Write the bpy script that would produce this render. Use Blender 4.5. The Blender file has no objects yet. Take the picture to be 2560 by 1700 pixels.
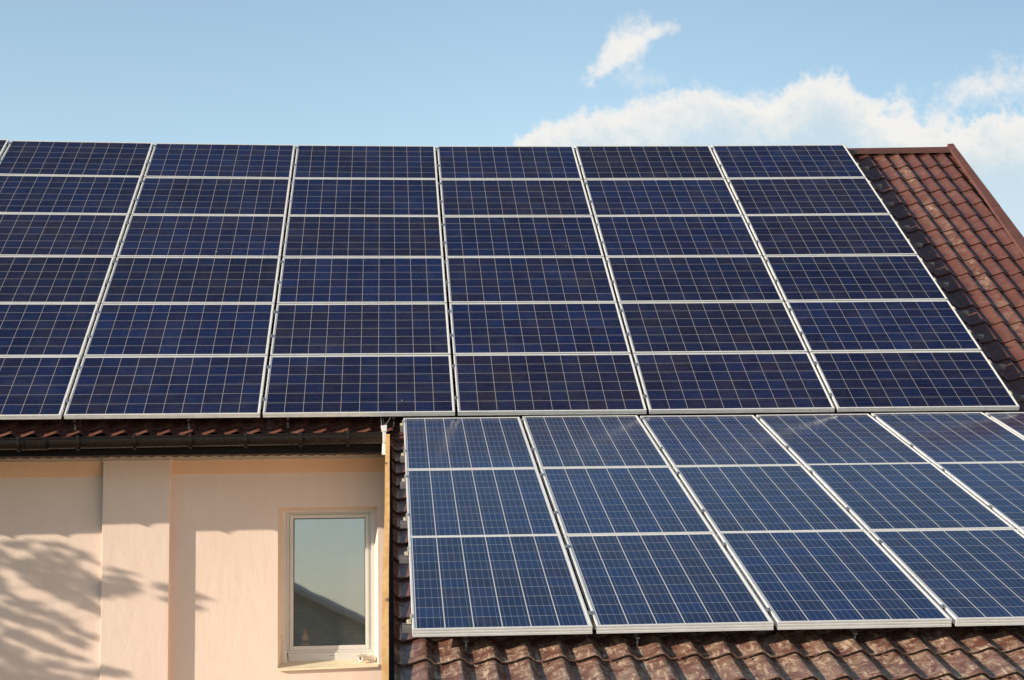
import bpy, bmesh, math, random
from mathutils import Matrix, Vector
R = math.radians
C = bpy.context.scene.collection
scene = bpy.context.scene
random.seed(7)

# ------------------------------------------------------------------ camera
cam_data = bpy.data.cameras.new('camera')
cam = bpy.data.objects.new('camera', cam_data)
C.objects.link(cam)
cam_data.sensor_width = 36.0
cam_data.lens = 55.872
cam_data.clip_start = 0.05
cam_data.clip_end = 9000
RX, RY, RZ = 0.1183, 0.0148, -0.0777
rot = Matrix.Rotation(RZ, 3, 'Z') @ Matrix.Rotation(RX, 3, 'X') @ Matrix.Rotation(RY, 3, 'Y')
rgt, fwd, upv = rot.col[0], rot.col[1], rot.col[2]
cm = Matrix((rgt, upv, -fwd)).transposed().to_4x4()
cm.translation = Vector((-0.5746, -13.644, -1.0076))
cam.matrix_world = cm
scene.camera = cam

# ------------------------------------------------------------------ sun + sky
SUN_T, SUN_Q = 2.7, 0.33
SAZ = math.atan(SUN_T)                       # left of the wall normal
SEL = math.atan(SUN_Q * math.sin(SAZ))
SUN = Vector((-math.sin(SAZ) * math.cos(SEL), -math.cos(SAZ) * math.cos(SEL), math.sin(SEL)))
sd = bpy.data.lights.new('sun', 'SUN')
sd.energy = 4.0
sd.angle = R(0.5)
sd.color = (1.0, 0.865, 0.70)
so = bpy.data.objects.new('sun', sd)
C.objects.link(so)
so.rotation_euler = (-SUN).to_track_quat('-Z', 'Y').to_euler()
so.location = SUN * 40

world = bpy.data.worlds.new('World')
scene.world = world
world.use_nodes = True
wt = world.node_tree
wt.nodes.clear()


class NT:
    """small wrapper to write node graphs compactly"""
    def __init__(s, tree):
        s.t = tree

    def n(s, kind, **kw):
        nd = s.t.nodes.new(kind)
        for k, v in kw.items():
            setattr(nd, k, v)
        return nd

    def put(s, sock, v):
        if isinstance(v, (int, float)):
            sock.default_value = v
        elif isinstance(v, (tuple, list)):
            sock.default_value = v
        else:
            s.t.links.new(v, sock)

    def m(s, op, a, b=None, c=None, clamp=False):
        nd = s.n('ShaderNodeMath', operation=op, use_clamp=clamp)
        s.put(nd.inputs[0], a)
        if b is not None:
            s.put(nd.inputs[1], b)
        if c is not None:
            s.put(nd.inputs[2], c)
        return nd.outputs[0]

    def step(s, v, lo, hi, a=0.0, b=1.0):
        nd = s.n('ShaderNodeMapRange', interpolation_type='SMOOTHSTEP')
        s.put(nd.inputs[0], v)
        s.put(nd.inputs[1], lo)
        s.put(nd.inputs[2], hi)
        s.put(nd.inputs[3], a)
        s.put(nd.inputs[4], b)
        return nd.outputs[0]

    def lin(s, v, lo, hi, a=0.0, b=1.0):
        nd = s.n('ShaderNodeMapRange')
        s.put(nd.inputs[0], v)
        s.put(nd.inputs[1], lo)
        s.put(nd.inputs[2], hi)
        s.put(nd.inputs[3], a)
        s.put(nd.inputs[4], b)
        return nd.outputs[0]

    def mix(s, f, a, b, blend='MIX'):
        nd = s.n('ShaderNodeMix', data_type='RGBA', blend_type=blend)
        s.put(nd.inputs[0], f)
        s.put(nd.inputs[6], a)
        s.put(nd.inputs[7], b)
        return nd.outputs[2]

    def noise(s, vec, scale, detail=4.0, rough=0.55, dist=0.0, dims='3D'):
        nd = s.n('ShaderNodeTexNoise', noise_dimensions=dims)
        if vec is not None:
            s.put(nd.inputs['Vector'], vec)
        nd.inputs['Scale'].default_value = scale
        nd.inputs['Detail'].default_value = detail
        nd.inputs['Roughness'].default_value = rough
        nd.inputs['Distortion'].default_value = dist
        return nd.outputs[0]

    def mapping(s, vec, scale=(1, 1, 1), loc=(0, 0, 0), rot=(0, 0, 0)):
        nd = s.n('ShaderNodeMapping')
        s.put(nd.inputs[0], vec)
        nd.inputs['Location'].default_value = loc
        nd.inputs['Rotation'].default_value = rot
        nd.inputs['Scale'].default_value = scale
        return nd.outputs[0]

    def comb(s, x, y, z=0.0):
        nd = s.n('ShaderNodeCombineXYZ')
        s.put(nd.inputs[0], x)
        s.put(nd.inputs[1], y)
        s.put(nd.inputs[2], z)
        return nd.outputs[0]

    def sep(s, v):
        nd = s.n('ShaderNodeSeparateXYZ')
        s.put(nd.inputs[0], v)
        return nd.outputs


def curve_node(g, val, pts, lo, hi, vlo, vhi):
    """piecewise smooth function of val through pts"""
    x = g.lin(val, lo, hi)
    fc = g.n('ShaderNodeFloatCurve')
    cu = fc.mapping.curves[0]
    P = [((a - lo) / (hi - lo), (b - vlo) / (vhi - vlo)) for a, b in pts]
    cu.points[0].location = P[0]
    cu.points[1].location = P[-1]
    for p in P[1:-1]:
        cu.points.new(*p)
    for p in cu.points:
        p.handle_type = 'AUTO'
    fc.mapping.update()
    g.put(fc.inputs['Value'], x)
    return g.lin(fc.outputs[0], 0, 1, vlo, vhi)


g = NT(wt)
tc = g.n('ShaderNodeTexCoord').outputs['Generated']
nrm = g.n('ShaderNodeVectorMath', operation='NORMALIZE')
g.put(nrm.inputs[0], tc)
D = nrm.outputs[0]
dx, dy, dz = g.sep(D)
sky = g.n('ShaderNodeTexSky', sky_type='NISHITA')
sky.sun_disc = False
sky.sun_elevation = SEL
sky.sun_rotation = math.atan2(SUN.x, SUN.y)
sky.altitude = 150
sky.air_density = 1.0
sky.dust_density = 0.0
sky.ozone_density = 1.6
skyc = sky.outputs[0]
RAD = 180 / math.pi
az = g.m('MULTIPLY', g.m('ARCTAN2', dx, dy), RAD)
el = g.m('MULTIPLY', g.m('ARCSINE', dz), RAD)
n_big = g.noise(D, 22, 7, 0.58)
n_mid = g.noise(D, 60, 6, 0.6)
n_fine = g.noise(D, 170, 5, 0.6)
nb = g.m('SUBTRACT', n_big, 0.5)
nm = g.m('SUBTRACT', n_mid, 0.5)
nf = g.m('SUBTRACT', n_fine, 0.5)
billow = g.m('ADD', g.m('MULTIPLY', nb, 1.1), g.m('ADD', g.m('MULTIPLY', nm, 1.5), g.m('MULTIPLY', nf, 1.0)))
top = curve_node(g, az, [(-4, 10.0), (2.0, 11.4), (3.6, 12.6), (4.6, 13.9), (5.6, 14.6), (7.5, 14.95), (9.3, 15.25), (11.5, 15.5), (13.6, 15.4),
                         (14.8, 15.55), (15.6, 15.85), (16.4, 15.8), (17.2, 15.1), (18.0, 14.75), (18.9, 14.4), (19.8, 13.9),
                         (21, 13.9), (22.2, 14.0), (24, 14.0), (28, 12.0), (34, 10.0)], -4, 34, 8, 20)
h1 = g.m('ADD', g.m('SUBTRACT', g.m('ADD', top, 0.16), el), g.m('MULTIPLY', billow, 0.95))
c1 = g.step(h1, -0.05, 0.62)
# grey, thinner underside of the bank
thin = g.step(g.m('ADD', g.m('SUBTRACT', top, el), g.m('MULTIPLY', nb, 3.0)), 0.5, 2.4, 1.0, 0.62)
c1 = g.m('MULTIPLY', c1, thin)


def blob(a0, e0, ra, re, angle, amp):
    ca, sa = math.cos(R(angle)), math.sin(R(angle))
    x = g.m('SUBTRACT', az, a0)
    y = g.m('SUBTRACT', el, e0)
    u = g.m('ADD', g.m('MULTIPLY', x, ca / ra), g.m('MULTIPLY', y, sa / ra))
    v = g.m('ADD', g.m('MULTIPLY', x, -sa / re), g.m('MULTIPLY', y, ca / re))
    r = g.m('SQRT', g.m('ADD', g.m('MULTIPLY', u, u), g.m('MULTIPLY', v, v)))
    return g.m('ADD', g.m('SUBTRACT', 1.0, r), g.m('MULTIPLY', billow, amp))


c2 = g.step(blob(9.1, 17.33, 1.35, 0.98, 62, 0.75), 0.0, 0.85, 0, 0.95)
c3 = g.step(blob(8.4, 16.85, 1.4, 0.62, 36, 0.75), 0.0, 0.6, 0, 0.92)
c4 = g.step(blob(9.85, 17.6, 1.0, 0.50, 12, 0.8), 0.0, 0.7, 0, 0.85)
c5 = g.step(blob(9.0, 16.1, 1.7, 0.6, -10, 1.5), 0.0, 1.4, 0, 0.45)
c6 = g.step(blob(21.6, 14.85, 4.6, 1.0, 9, 1.3), 0.0, 1.3, 0, 0.82)
c7 = g.step(blob(22.2, 13.0, 4.8, 1.2, 4, 1.0), 0.0, 0.9, 0, 0.88)
c8 = g.step(blob(18.6, 14.1, 3.0, 1.0, -6, 1.2), 0.0, 1.2, 0, 0.75)
cov = c1
for c in (c2, c3, c4, c5, c6, c7, c8):
    cov = g.m('SUBTRACT', 1.0, g.m('MULTIPLY', g.m('SUBTRACT', 1.0, cov), g.m('SUBTRACT', 1.0, c)))
shade = g.step(g.m('ADD', g.m('SUBTRACT', top, el), g.m('MULTIPLY', billow, 2.2)), 0.1, 2.8)
cloud_col = g.mix(shade, (3.35, 3.3, 3.2, 1), (2.35, 2.72, 2.90, 1))
tint = g.mix(1.0, skyc, (1.02, 0.925, 0.795, 1), 'MULTIPLY')
# deeper blue towards the zenith and towards the right of the view
deep = g.m('MULTIPLY', g.step(el, 19, 58, 1.0, 0.50), g.step(az, 3, 27, 1.0, 0.74))
dcol = g.n('ShaderNodeCombineColor')
for k in range(3):
    g.put(dcol.inputs[k], g.m('POWER', deep, (1.12, 1.0, 0.85)[k]))
tint = g.mix(1.0, tint, dcol.outputs[0], 'MULTIPLY')
full = g.mix(cov, tint, cloud_col)
bg = g.n('ShaderNodeBackground')
g.put(bg.inputs[0], full)
bg.inputs[1].default_value = 0.15
wo = g.n('ShaderNodeOutputWorld')
wt.links.new(bg.outputs[0], wo.inputs[0])

scene.view_settings.view_transform = 'Standard'
scene.view_settings.look = 'None'
scene.view_settings.exposure = 0.85
scene.view_settings.gamma = 1.0
scene.cycles.max_bounces = 8
scene.cycles.transparent_max_bounces = 12


# ------------------------------------------------------------------ materials
def material(name):
    m = bpy.data.materials.new(name)
    m.use_nodes = True
    m.node_tree.nodes.clear()
    q = NT(m.node_tree)
    out = q.n('ShaderNodeOutputMaterial')
    b = q.n('ShaderNodeBsdfPrincipled')
    m.node_tree.links.new(b.outputs[0], out.inputs[0])
    return m, q, b, out


def objco(q):
    return q.n('ShaderNodeTexCoord').outputs['Object']


def bump(q, b, h, strength, dist):
    n = q.n('ShaderNodeBump')
    n.inputs['Strength'].default_value = strength
    n.inputs['Distance'].default_value = dist
    q.put(n.inputs['Height'], h)
    q.put(b.inputs['Normal'], n.outputs[0])


def simple(name, col, rough=0.5, metal=0.0, var=0.12, scale=6.0, bmp=0.0, bscale=60.0, stretch=(1, 1, 1), spec=0.5):
    m, q, b, o = material(name)
    co = q.mapping(objco(q), stretch)
    n1 = q.noise(co, scale, 5, 0.6)
    n2 = q.noise(co, scale * 7, 4, 0.6)
    f = q.m('ADD', q.m('MULTIPLY', n1, 0.65), q.m('MULTIPLY', n2, 0.35))
    lo = tuple(c * (1 - var) for c in col) + (1,)
    hi = tuple(min(1, c * (1 + var)) for c in col) + (1,)
    q.put(b.inputs['Base Color'], q.mix(q.step(f, 0.3, 0.7), lo, hi))
    q.put(b.inputs['Roughness'], q.lin(n2, 0.3, 0.7, max(0.02, rough - 0.07), min(1, rough + 0.07)))
    b.inputs['Metallic'].default_value = metal
    b.inputs['Specular IOR Level'].default_value = spec
    if bmp:
        bump(q, b, q.noise(co, bscale, 4, 0.6), bmp, 0.01)
    return m


def wall_material():
    m, q, b, o = material('peach_stucco')
    co = objco(q)
    n1 = q.noise(co, 0.9, 4, 0.6)
    n2 = q.noise(q.mapping(co, (9, 9, 2.2)), 1.0, 5, 0.6)
    n3 = q.noise(co, 55, 4, 0.65)
    f = q.m('ADD', q.m('MULTIPLY', n1, 0.5), q.m('MULTIPLY', n2, 0.5))
    c = q.mix(q.step(f, 0.33, 0.67), (0.680, 0.542, 0.452, 1), (0.715, 0.584, 0.496, 1))
    vor = q.n('ShaderNodeTexVoronoi', feature='DISTANCE_TO_EDGE')
    wob = q.n('ShaderNodeVectorMath', operation='ADD')
    q.put(wob.inputs[0], co)
    nz = q.n('ShaderNodeTexNoise')
    nz.inputs['Scale'].default_value = 3.0
    nz.inputs['Detail'].default_value = 6.0
    q.put(nz.inputs['Vector'], co)
    q.put(wob.inputs[1], nz.outputs['Color'])
    q.put(vor.inputs['Vector'], wob.outputs[0])
    vor.inputs['Scale'].default_value = 0.8
    hair = q.m('MULTIPLY', q.step(vor.outputs['Distance'], 0.0008, 0.003, 0.10, 0.0), q.step(q.noise(co, 0.8, 3), 0.48, 0.60))
    c = q.mix(hair, c, (0.42, 0.29, 0.2, 1))
    streak = q.step(q.noise(q.mapping(co, (26, 26, 1.1)), 1.0, 4, 0.6), 0.60, 0.8, 0, 0.10)
    c = q.mix(streak, c, (0.52, 0.36, 0.26, 1))
    q.put(b.inputs['Base Color'], c)
    b.inputs['Roughness'].default_value = 0.9
    n4 = q.noise(q.mapping(co, (1, 1, 0.35)), 14, 5, 0.6)
    bump(q, b, q.m('ADD', q.m('MULTIPLY', n3, 0.45), q.m('MULTIPLY', n4, 1.0)), 0.24, 0.012)
    return m


def tile_material():
    """brown coated metal tile; 'wear' attribute says where chalky scuffs lie"""
    m, q, b, o = material('brown_metal_tile')
    uv = q.n('ShaderNodeUVMap').outputs[0]
    co = objco(q)
    wear = q.n('ShaderNodeAttribute', attribute_name='wear').outputs['Fac']
    ux, uy, _ = q.sep(uv)
    # each wave/course cell gets its own small shade difference
    cell = q.comb(q.m('FLOOR', ux), q.m('FLOOR', uy))
    wn = q.n('ShaderNodeTexWhiteNoise', noise_dimensions='2D')
    q.put(wn.inputs['Vector'], cell)
    per = wn.outputs['Value']
    n1 = q.noise(co, 2.2, 5, 0.6)
    n2 = q.noise(co, 26, 5, 0.65)
    base = q.mix(q.step(n1, 0.35, 0.65), (0.106, 0.042, 0.033, 1), (0.134, 0.055, 0.043, 1))
    base = q.mix(q.m('MULTIPLY', per, 0.28), base, (0.175, 0.066, 0.040, 1))
    base = q.mix(q.step(n2, 0.5, 0.8, 0, 0.25), base, (0.17, 0.085, 0.06, 1))
    # dusty film
    film = q.step(q.noise(co, 7, 5, 0.65, 0.6), 0.45, 0.72, 0, 0.22)
    base = q.mix(film, base, (0.27, 0.18, 0.145, 1))
    # scuffs: brushy strokes of pale dried mud
    off = q.n('ShaderNodeVectorMath', operation='MULTIPLY_ADD')
    q.put(off.inputs[0], wn.outputs['Color'])
    off.inputs[1].default_value = (3.0, 3.0, 3.0)
    q.put(off.inputs[2], co)
    st = q.mapping(off.outputs[0], (1.0, 0.22, 0.22), (0, 0, 0), (0, 0, 0.9))
    s1 = q.noise(st, 42, 5, 0.62, 0.7)
    s2 = q.noise(off.outputs[0], 9, 4, 0.6, 0.8)
    s3 = q.noise(q.mapping(off.outputs[0], (1, 4, 4), (3, 1, 2), (0, 0, -0.4)), 13, 5, 0.64, 0.8)
    sc = q.m('MAXIMUM', q.step(s1, 0.52, 0.62), q.m('MULTIPLY', q.step(s3, 0.54, 0.64), 0.85))
    sc = q.m('MULTIPLY', sc, q.step(q.m('ADD', s2, q.m('MULTIPLY', wear, 0.22)), 0.56, 0.74))
    sc = q.m('MULTIPLY', q.m('MULTIPLY', sc, wear), 0.62, clamp=True)
    haze = q.m('MULTIPLY', q.m('MULTIPLY', wear, q.step(s2, 0.38, 0.62)), 0.55)
    base = q.mix(haze, base, (0.31, 0.205, 0.145, 1))
    base = q.mix(sc, base, (0.60, 0.47, 0.33, 1))
    q.put(b.inputs['Base Color'], base)
    q.put(b.inputs['Roughness'], q.m('ADD', 0.25, q.m('MULTIPLY', q.m('MAXIMUM', sc, film), 0.5)))
    b.inputs['Specular IOR Level'].default_value = 0.62
    bump(q, b, q.m('ADD', q.noise(co, 5, 3), q.m('MULTIPLY', q.m('ADD', n2, sc), 0.15)), 0.12, 0.02)
    return m


def cell_material(name, nx, ny, gx, gy, bars_along_x, bars, col_a, col_b, col_c, dust, bar_w, bar_col, gap_col, ior, pv):
    """UV runs 0..nx, 0..ny over the cells; outside is the white backsheet"""
    m, q, b, o = material(name)
    uv = q.n('ShaderNodeUVMap').outputs[0]
    u, v, _ = q.sep(uv)
    co = objco(q)
    rnd = q.n('ShaderNodeObjectInfo').outputs['Random']
    cell = q.comb(q.m('FLOOR', u), q.m('FLOOR', v), q.m('MULTIPLY', rnd, 57.3))
    wn = q.n('ShaderNodeTexWhiteNoise', noise_dimensions='3D')
    q.put(wn.inputs['Vector'], cell)
    r1, r2, r3 = q.sep(wn.outputs['Color'])
    c = q.mix(q.step(r1, 0.15, 0.85), col_a, col_b)
    c = q.mix(q.m('MULTIPLY', q.step(r2, 0.45, 1.0), 0.8), c, col_c)
    # panels of one array differ a little: bluer or browner, darker or paler
    pr = q.n('ShaderNodeTexWhiteNoise', noise_dimensions='1D')
    q.put(pr.inputs['W'], q.m('MULTIPLY', rnd, 91.7))
    p1, p2, p3 = q.sep(pr.outputs['Color'])
    c = q.mix(1.0, c, q.mix(p1, (1.22, 1.00, 0.86, 1), (0.88, 1.03, 1.15, 1)), 'MULTIPLY')
    pk_ = q.lin(p2, 0, 1, 1 - pv, 1 + pv)
    c = q.mix(1.0, c, q.comb(pk_, pk_, pk_), 'MULTIPLY')
    # crystal grain of the silicon
    sh = q.n('ShaderNodeVectorMath', operation='ADD')
    q.put(sh.inputs[0], co)
    q.put(sh.inputs[1], q.comb(q.m('MULTIPLY', rnd, 31.0), q.m('MULTIPLY', rnd, 17.0), 0.0))
    vo = q.n('ShaderNodeTexVoronoi')
    q.put(vo.inputs['Vector'], sh.outputs[0])
    vo.inputs['Scale'].default_value = 45
    vx, vy, vz = q.sep(vo.outputs['Color'])
    c = q.mix(1.0, c, q.mix(vx, (0.80, 0.80, 0.82, 1), (1.2, 1.2, 1.25, 1)), 'MULTIPLY')
    big = q.noise(sh.outputs[0], 1.7, 3, 0.5)
    c = q.mix(1.0, c, q.mix(q.step(big, 0.3, 0.7), (0.86, 0.88, 0.92, 1), (1.12, 1.10, 1.06, 1)), 'MULTIPLY')
    fu = q.m('FRACT', u)
    fv = q.m('FRACT', v)
    du = q.m('SUBTRACT', 0.5, q.m('ABSOLUTE', q.m('SUBTRACT', fu, 0.5)))
    dv = q.m('SUBTRACT', 0.5, q.m('ABSOLUTE', q.m('SUBTRACT', fv, 0.5)))
    gapm = q.m('MAXIMUM', q.m('LESS_THAN', du, gx), q.m('LESS_THAN', dv, gy))
    along = fv if bars_along_x else fu
    bar = None
    for p in bars:
        k = q.m('LESS_THAN', q.m('ABSOLUTE', q.m('SUBTRACT', along, p)), bar_w)
        bar = k if bar is None else q.m('MAXIMUM', bar, k)
    c = q.mix(bar, c, bar_col)
    c = q.mix(gapm, c, gap_col)
    ins = q.m('MULTIPLY', q.m('MULTIPLY', q.m('GREATER_THAN', u, 0.0), q.m('LESS_THAN', u, float(nx))),
              q.m('MULTIPLY', q.m('GREATER_THAN', v, 0.0), q.m('LESS_THAN', v, float(ny))))
    c = q.mix(ins, (0.66, 0.66, 0.64, 1), c)
    # dust film with smears and a few droppings
    d1 = q.noise(sh.outputs[0], 2.6, 6, 0.65, 0.7)
    d2 = q.noise(q.mapping(sh.outputs[0], (9, 1.4, 1), (0, 0, 0), (0, 0, 0.35)), 2.0, 5, 0.65, 0.5)
    dm = q.m('ADD', q.m('MULTIPLY', q.step(d1, 0.42, 0.75), dust), q.m('MULTIPLY', q.step(d2, 0.60, 0.80), dust * 0.9))
    c = q.mix(dm, c, (0.30, 0.26, 0.22, 1))
    sp = q.n('ShaderNodeTexVoronoi')
    q.put(sp.inputs['Vector'], sh.outputs[0])
    sp.inputs['Scale'].default_value = 3.2
    spx, spy, spz = q.sep(sp.outputs['Color'])
    drop = q.m('MULTIPLY', q.m('LESS_THAN', sp.outputs['Distance'], 0.035), q.m('GREATER_THAN', spx, 0.84))
    c = q.mix(q.m('MULTIPLY', drop, 0.55), c, (0.5, 0.48, 0.43, 1))
    q.put(b.inputs['Base Color'], c)
    q.put(b.inputs['Roughness'], q.m('ADD', 0.10, q.m('MULTIPLY', dm, 0.9)))
    b.inputs['IOR'].default_value = ior
    return m


def glass_material():
    m, q, b, o = material('coated_window_glass')
    m.node_tree.nodes.remove(b)
    gl = q.n('ShaderNodeBsdfGlossy')
    gl.inputs['Color'].default_value = (0.81, 0.87, 0.94, 1)
    co = objco(q)
    gl.inputs['Roughness'].default_value = 0.018
    bn = q.n('ShaderNodeBump')
    bn.inputs['Strength'].default_value = 0.03
    bn.inputs['Distance'].default_value = 0.02
    q.put(bn.inputs['Height'], q.noise(co, 1.6, 2, 0.5))
    q.put(gl.inputs['Normal'], bn.outputs[0])
    tr = q.n('ShaderNodeBsdfTransparent')
    tr.inputs['Color'].default_value = (0.90, 0.92, 0.88, 1)
    df = q.n('ShaderNodeBsdfDiffuse')
    df.inputs['Color'].default_value = (0.5, 0.48, 0.42, 1)
    lw = q.n('ShaderNodeLayerWeight')
    lw.inputs['Blend'].default_value = 0.25
    mx = q.n('ShaderNodeMixShader')
    q.put(mx.inputs[0], q.m('ADD', 0.40, q.m('MULTIPLY', lw.outputs['Fresnel'], 0.4)))
    q.put(mx.inputs[1], tr.outputs[0])
    q.put(mx.inputs[2], gl.outputs[0])
    m2 = q.n('ShaderNodeMixShader')
    q.put(m2.inputs[0], q.step(q.noise(co, 3.0, 6, 0.7, 0.6), 0.4, 0.75, 0.03, 0.10))
    q.put(m2.inputs[1], mx.outputs[0])
    q.put(m2.inputs[2], df.outputs[0])
    m.node_tree.links.new(m2.outputs[0], o.inputs[0])
    return m


def wood_material():
    m, q, b, o = material('pale_timber')
    co = objco(q)
    grain = q.noise(q.mapping(co, (24, 0.9, 24)), 1.0, 4, 0.55, 0.5)
    c = q.mix(q.step(grain, 0.35, 0.65), (0.70, 0.385, 0.13, 1), (0.82, 0.50, 0.20, 1))
    st = q.step(q.noise(q.mapping(co, (3, 1.5, 3)), 1.6, 5, 0.65, 0.8), 0.60, 0.76, 0, 0.7)
    c = q.mix(st, c, (0.30, 0.22, 0.14, 1))
    kn = q.n('ShaderNodeTexVoronoi')
    q.put(kn.inputs['Vector'], q.mapping(co, (4, 1.6, 4)))
    kn.inputs['Scale'].default_value = 1.0
    c = q.mix(q.step(kn.outputs['Distance'], 0.05, 0.12, 0.8, 0.0), c, (0.12, 0.06, 0.03, 1))
    q.put(b.inputs['Base Color'], c)
    b.inputs['Roughness'].default_value = 0.75
    bump(q, b, grain, 0.3, 0.006)
    return m


def block_material():
    m, q, b, o = material('grey_block_masonry')
    co = objco(q)
    br = q.n('ShaderNodeTexBrick')
    x, y, z = q.sep(co)
    q.put(br.inputs['Vector'], q.comb(q.m('ADD', x, y), z))
    br.inputs['Scale'].default_value = 2.4
    br.inputs['Color1'].default_value = (0.66, 0.58, 0.42, 1)
    br.inputs['Color2'].default_value = (0.50, 0.475, 0.37, 1)
    br.inputs['Mortar'].default_value = (0.30, 0.29, 0.24, 1)
    br.inputs['Mortar Size'].default_value = 0.012
    c = q.mix(q.step(q.noise(co, 2.0, 5, 0.65), 0.3, 0.7, 0, 0.5), br.outputs[0], (0.42, 0.37, 0.26, 1))
    q.put(b.inputs['Base Color'], c)
    b.inputs['Roughness'].default_value = 0.95
    return m


def leaf_material():
    m, q, b, o = material('tree_leaf')
    r = q.n('ShaderNodeNewGeometry').outputs['Random Per Island']
    q.put(b.inputs['Base Color'], q.mix(r, (0.035, 0.075, 0.018, 1), (0.085, 0.13, 0.035, 1)))
    b.inputs['Roughness'].default_value = 0.55
    return m


def ground_material():
    m, q, b, o = material('yard_ground')
    co = objco(q)
    n1 = q.noise(co, 0.12, 6, 0.6)
    n2 = q.noise(co, 3.0, 6, 0.65)
    c = q.mix(q.step(n1, 0.42, 0.58), (0.030, 0.042, 0.016, 1), (0.075, 0.072, 0.055, 1))
    c = q.mix(q.step(n2, 0.4, 0.7, 0, 0.5), c, (0.10, 0.10, 0.08, 1))
    q.put(b.inputs['Base Color'], c)
    b.inputs['Roughness'].default_value = 0.95
    bump(q, b, n2, 0.4, 0.05)
    return m


M = {}
M['stucco'] = wall_material()
M['tile'] = tile_material()
M['frieze_bounce'] = simple('frieze_bounce_orange', (0.69, 0.445, 0.285), 0.9, 0.0, 0.06, 2.0, 0.1, 40)  # warm light bounced under the eave is put into the frieze's colour
M['trim'] = simple('brown_painted_sheet', (0.118, 0.050, 0.038), 0.38, 0.0, 0.14, 3.0, 0.08, 12)
M['gutter'] = simple('dark_brown_gutter', (0.015, 0.0085, 0.006), 0.24, 0.0, 0.22, 4.0, 0.06, 20, spec=0.35)
M['fascia'] = simple('dark_fascia_sheet', (0.010, 0.0072, 0.0062), 0.5, 0.0, 0.25, 3.0, spec=0.15)
M['soffit'] = simple('brown_soffit', (0.06, 0.034, 0.022), 0.6, 0.0, 0.2, 4.0)
M['mold'] = simple('beige_cove_strip', (0.62, 0.52, 0.42), 0.6, 0.0, 0.15, 5.0)
M['alu'] = simple('anodised_frame', (0.78, 0.765, 0.73), 0.40, 0.15, 0.10, 2.5)
M['rail'] = simple('mill_aluminium', (0.42, 0.42, 0.42), 0.4, 0.75, 0.10, 10.0)
M['steel'] = simple('zinc_steel', (0.52, 0.52, 0.52), 0.4, 0.8, 0.2, 20.0)
M['clamp'] = simple('pale_clamp', (0.52, 0.47, 0.37), 0.45, 0.2, 0.10, 20.0)
M['white'] = simple('white_pvc', (0.60, 0.58, 0.54), 0.42, 0.0, 0.05, 5.0)
M['gasket'] = simple('dark_gasket', (0.03, 0.03, 0.032), 0.6, 0.0, 0.1)
M['sill'] = simple('cream_sill', (0.73, 0.64, 0.45), 0.5, 0.0, 0.07, 8.0)
M['wood'] = wood_material()
M['glass'] = glass_material()
M['room'] = simple('room_plaster', (0.34, 0.33, 0.29), 0.9, 0.0, 0.12, 2.0)
M['cable'] = simple('grey_cable', (0.78, 0.72, 0.62), 0.5, 0.0, 0.1)
M['black_cable'] = simple('black_cable', (0.03, 0.03, 0.03), 0.4, 0.0, 0.1)
M['conduit'] = simple('white_trunking', (0.82, 0.81, 0.78), 0.45, 0.0, 0.05, 9.0)
M['lens'] = simple('dark_lens', (0.10, 0.05, 0.07), 0.12, 0.0, 0.1)
M['camwhite'] = simple('cream_plastic', (0.76, 0.72, 0.62), 0.35, 0.0, 0.05)
M['orange'] = simple('orange_plastic', (0.70, 0.36, 0.16), 0.35, 0.0, 0.06)
M['red'] = simple('red_cap', (0.62, 0.08, 0.03), 0.35, 0.0, 0.06)
M['label'] = simple('brown_label', (0.20, 0.09, 0.05), 0.6, 0.0, 0.1)
M['navy'] = simple('navy_plastic', (0.03, 0.035, 0.06), 0.35, 0.0, 0.1)
M['block'] = block_material()
M['leaf'] = leaf_material()
M['bark'] = simple('grey_bark', (0.14, 0.105, 0.075), 0.9, 0.0, 0.3, 9.0, 0.5, 30)
M['ground'] = ground_material()
M['cell_a'] = cell_material('navy_silicon_cells', 10, 6, 0.010, 0.010, True, (0.1667, 0.5, 0.8333),
                            (0.0098, 0.0125, 0.040, 1), (0.0112, 0.0170, 0.056, 1), (0.0150, 0.0135, 0.033, 1), 0.04,
                            0.007, (0.045, 0.055, 0.10, 1), (0.42, 0.39, 0.36, 1), 1.36, 0.16)
M['cell_b'] = cell_material('blue_silicon_cells', 6, 10, 0.019, 0.007, False, (0.14, 0.38, 0.62, 0.86),
                            (0.0060, 0.0145, 0.057, 1), (0.0080, 0.021, 0.082, 1), (0.012, 0.015, 0.045, 1), 0.05,
                            0.008, (0.13, 0.17, 0.23, 1), (0.62, 0.60, 0.57, 1), 1.46, 0.12)


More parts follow.
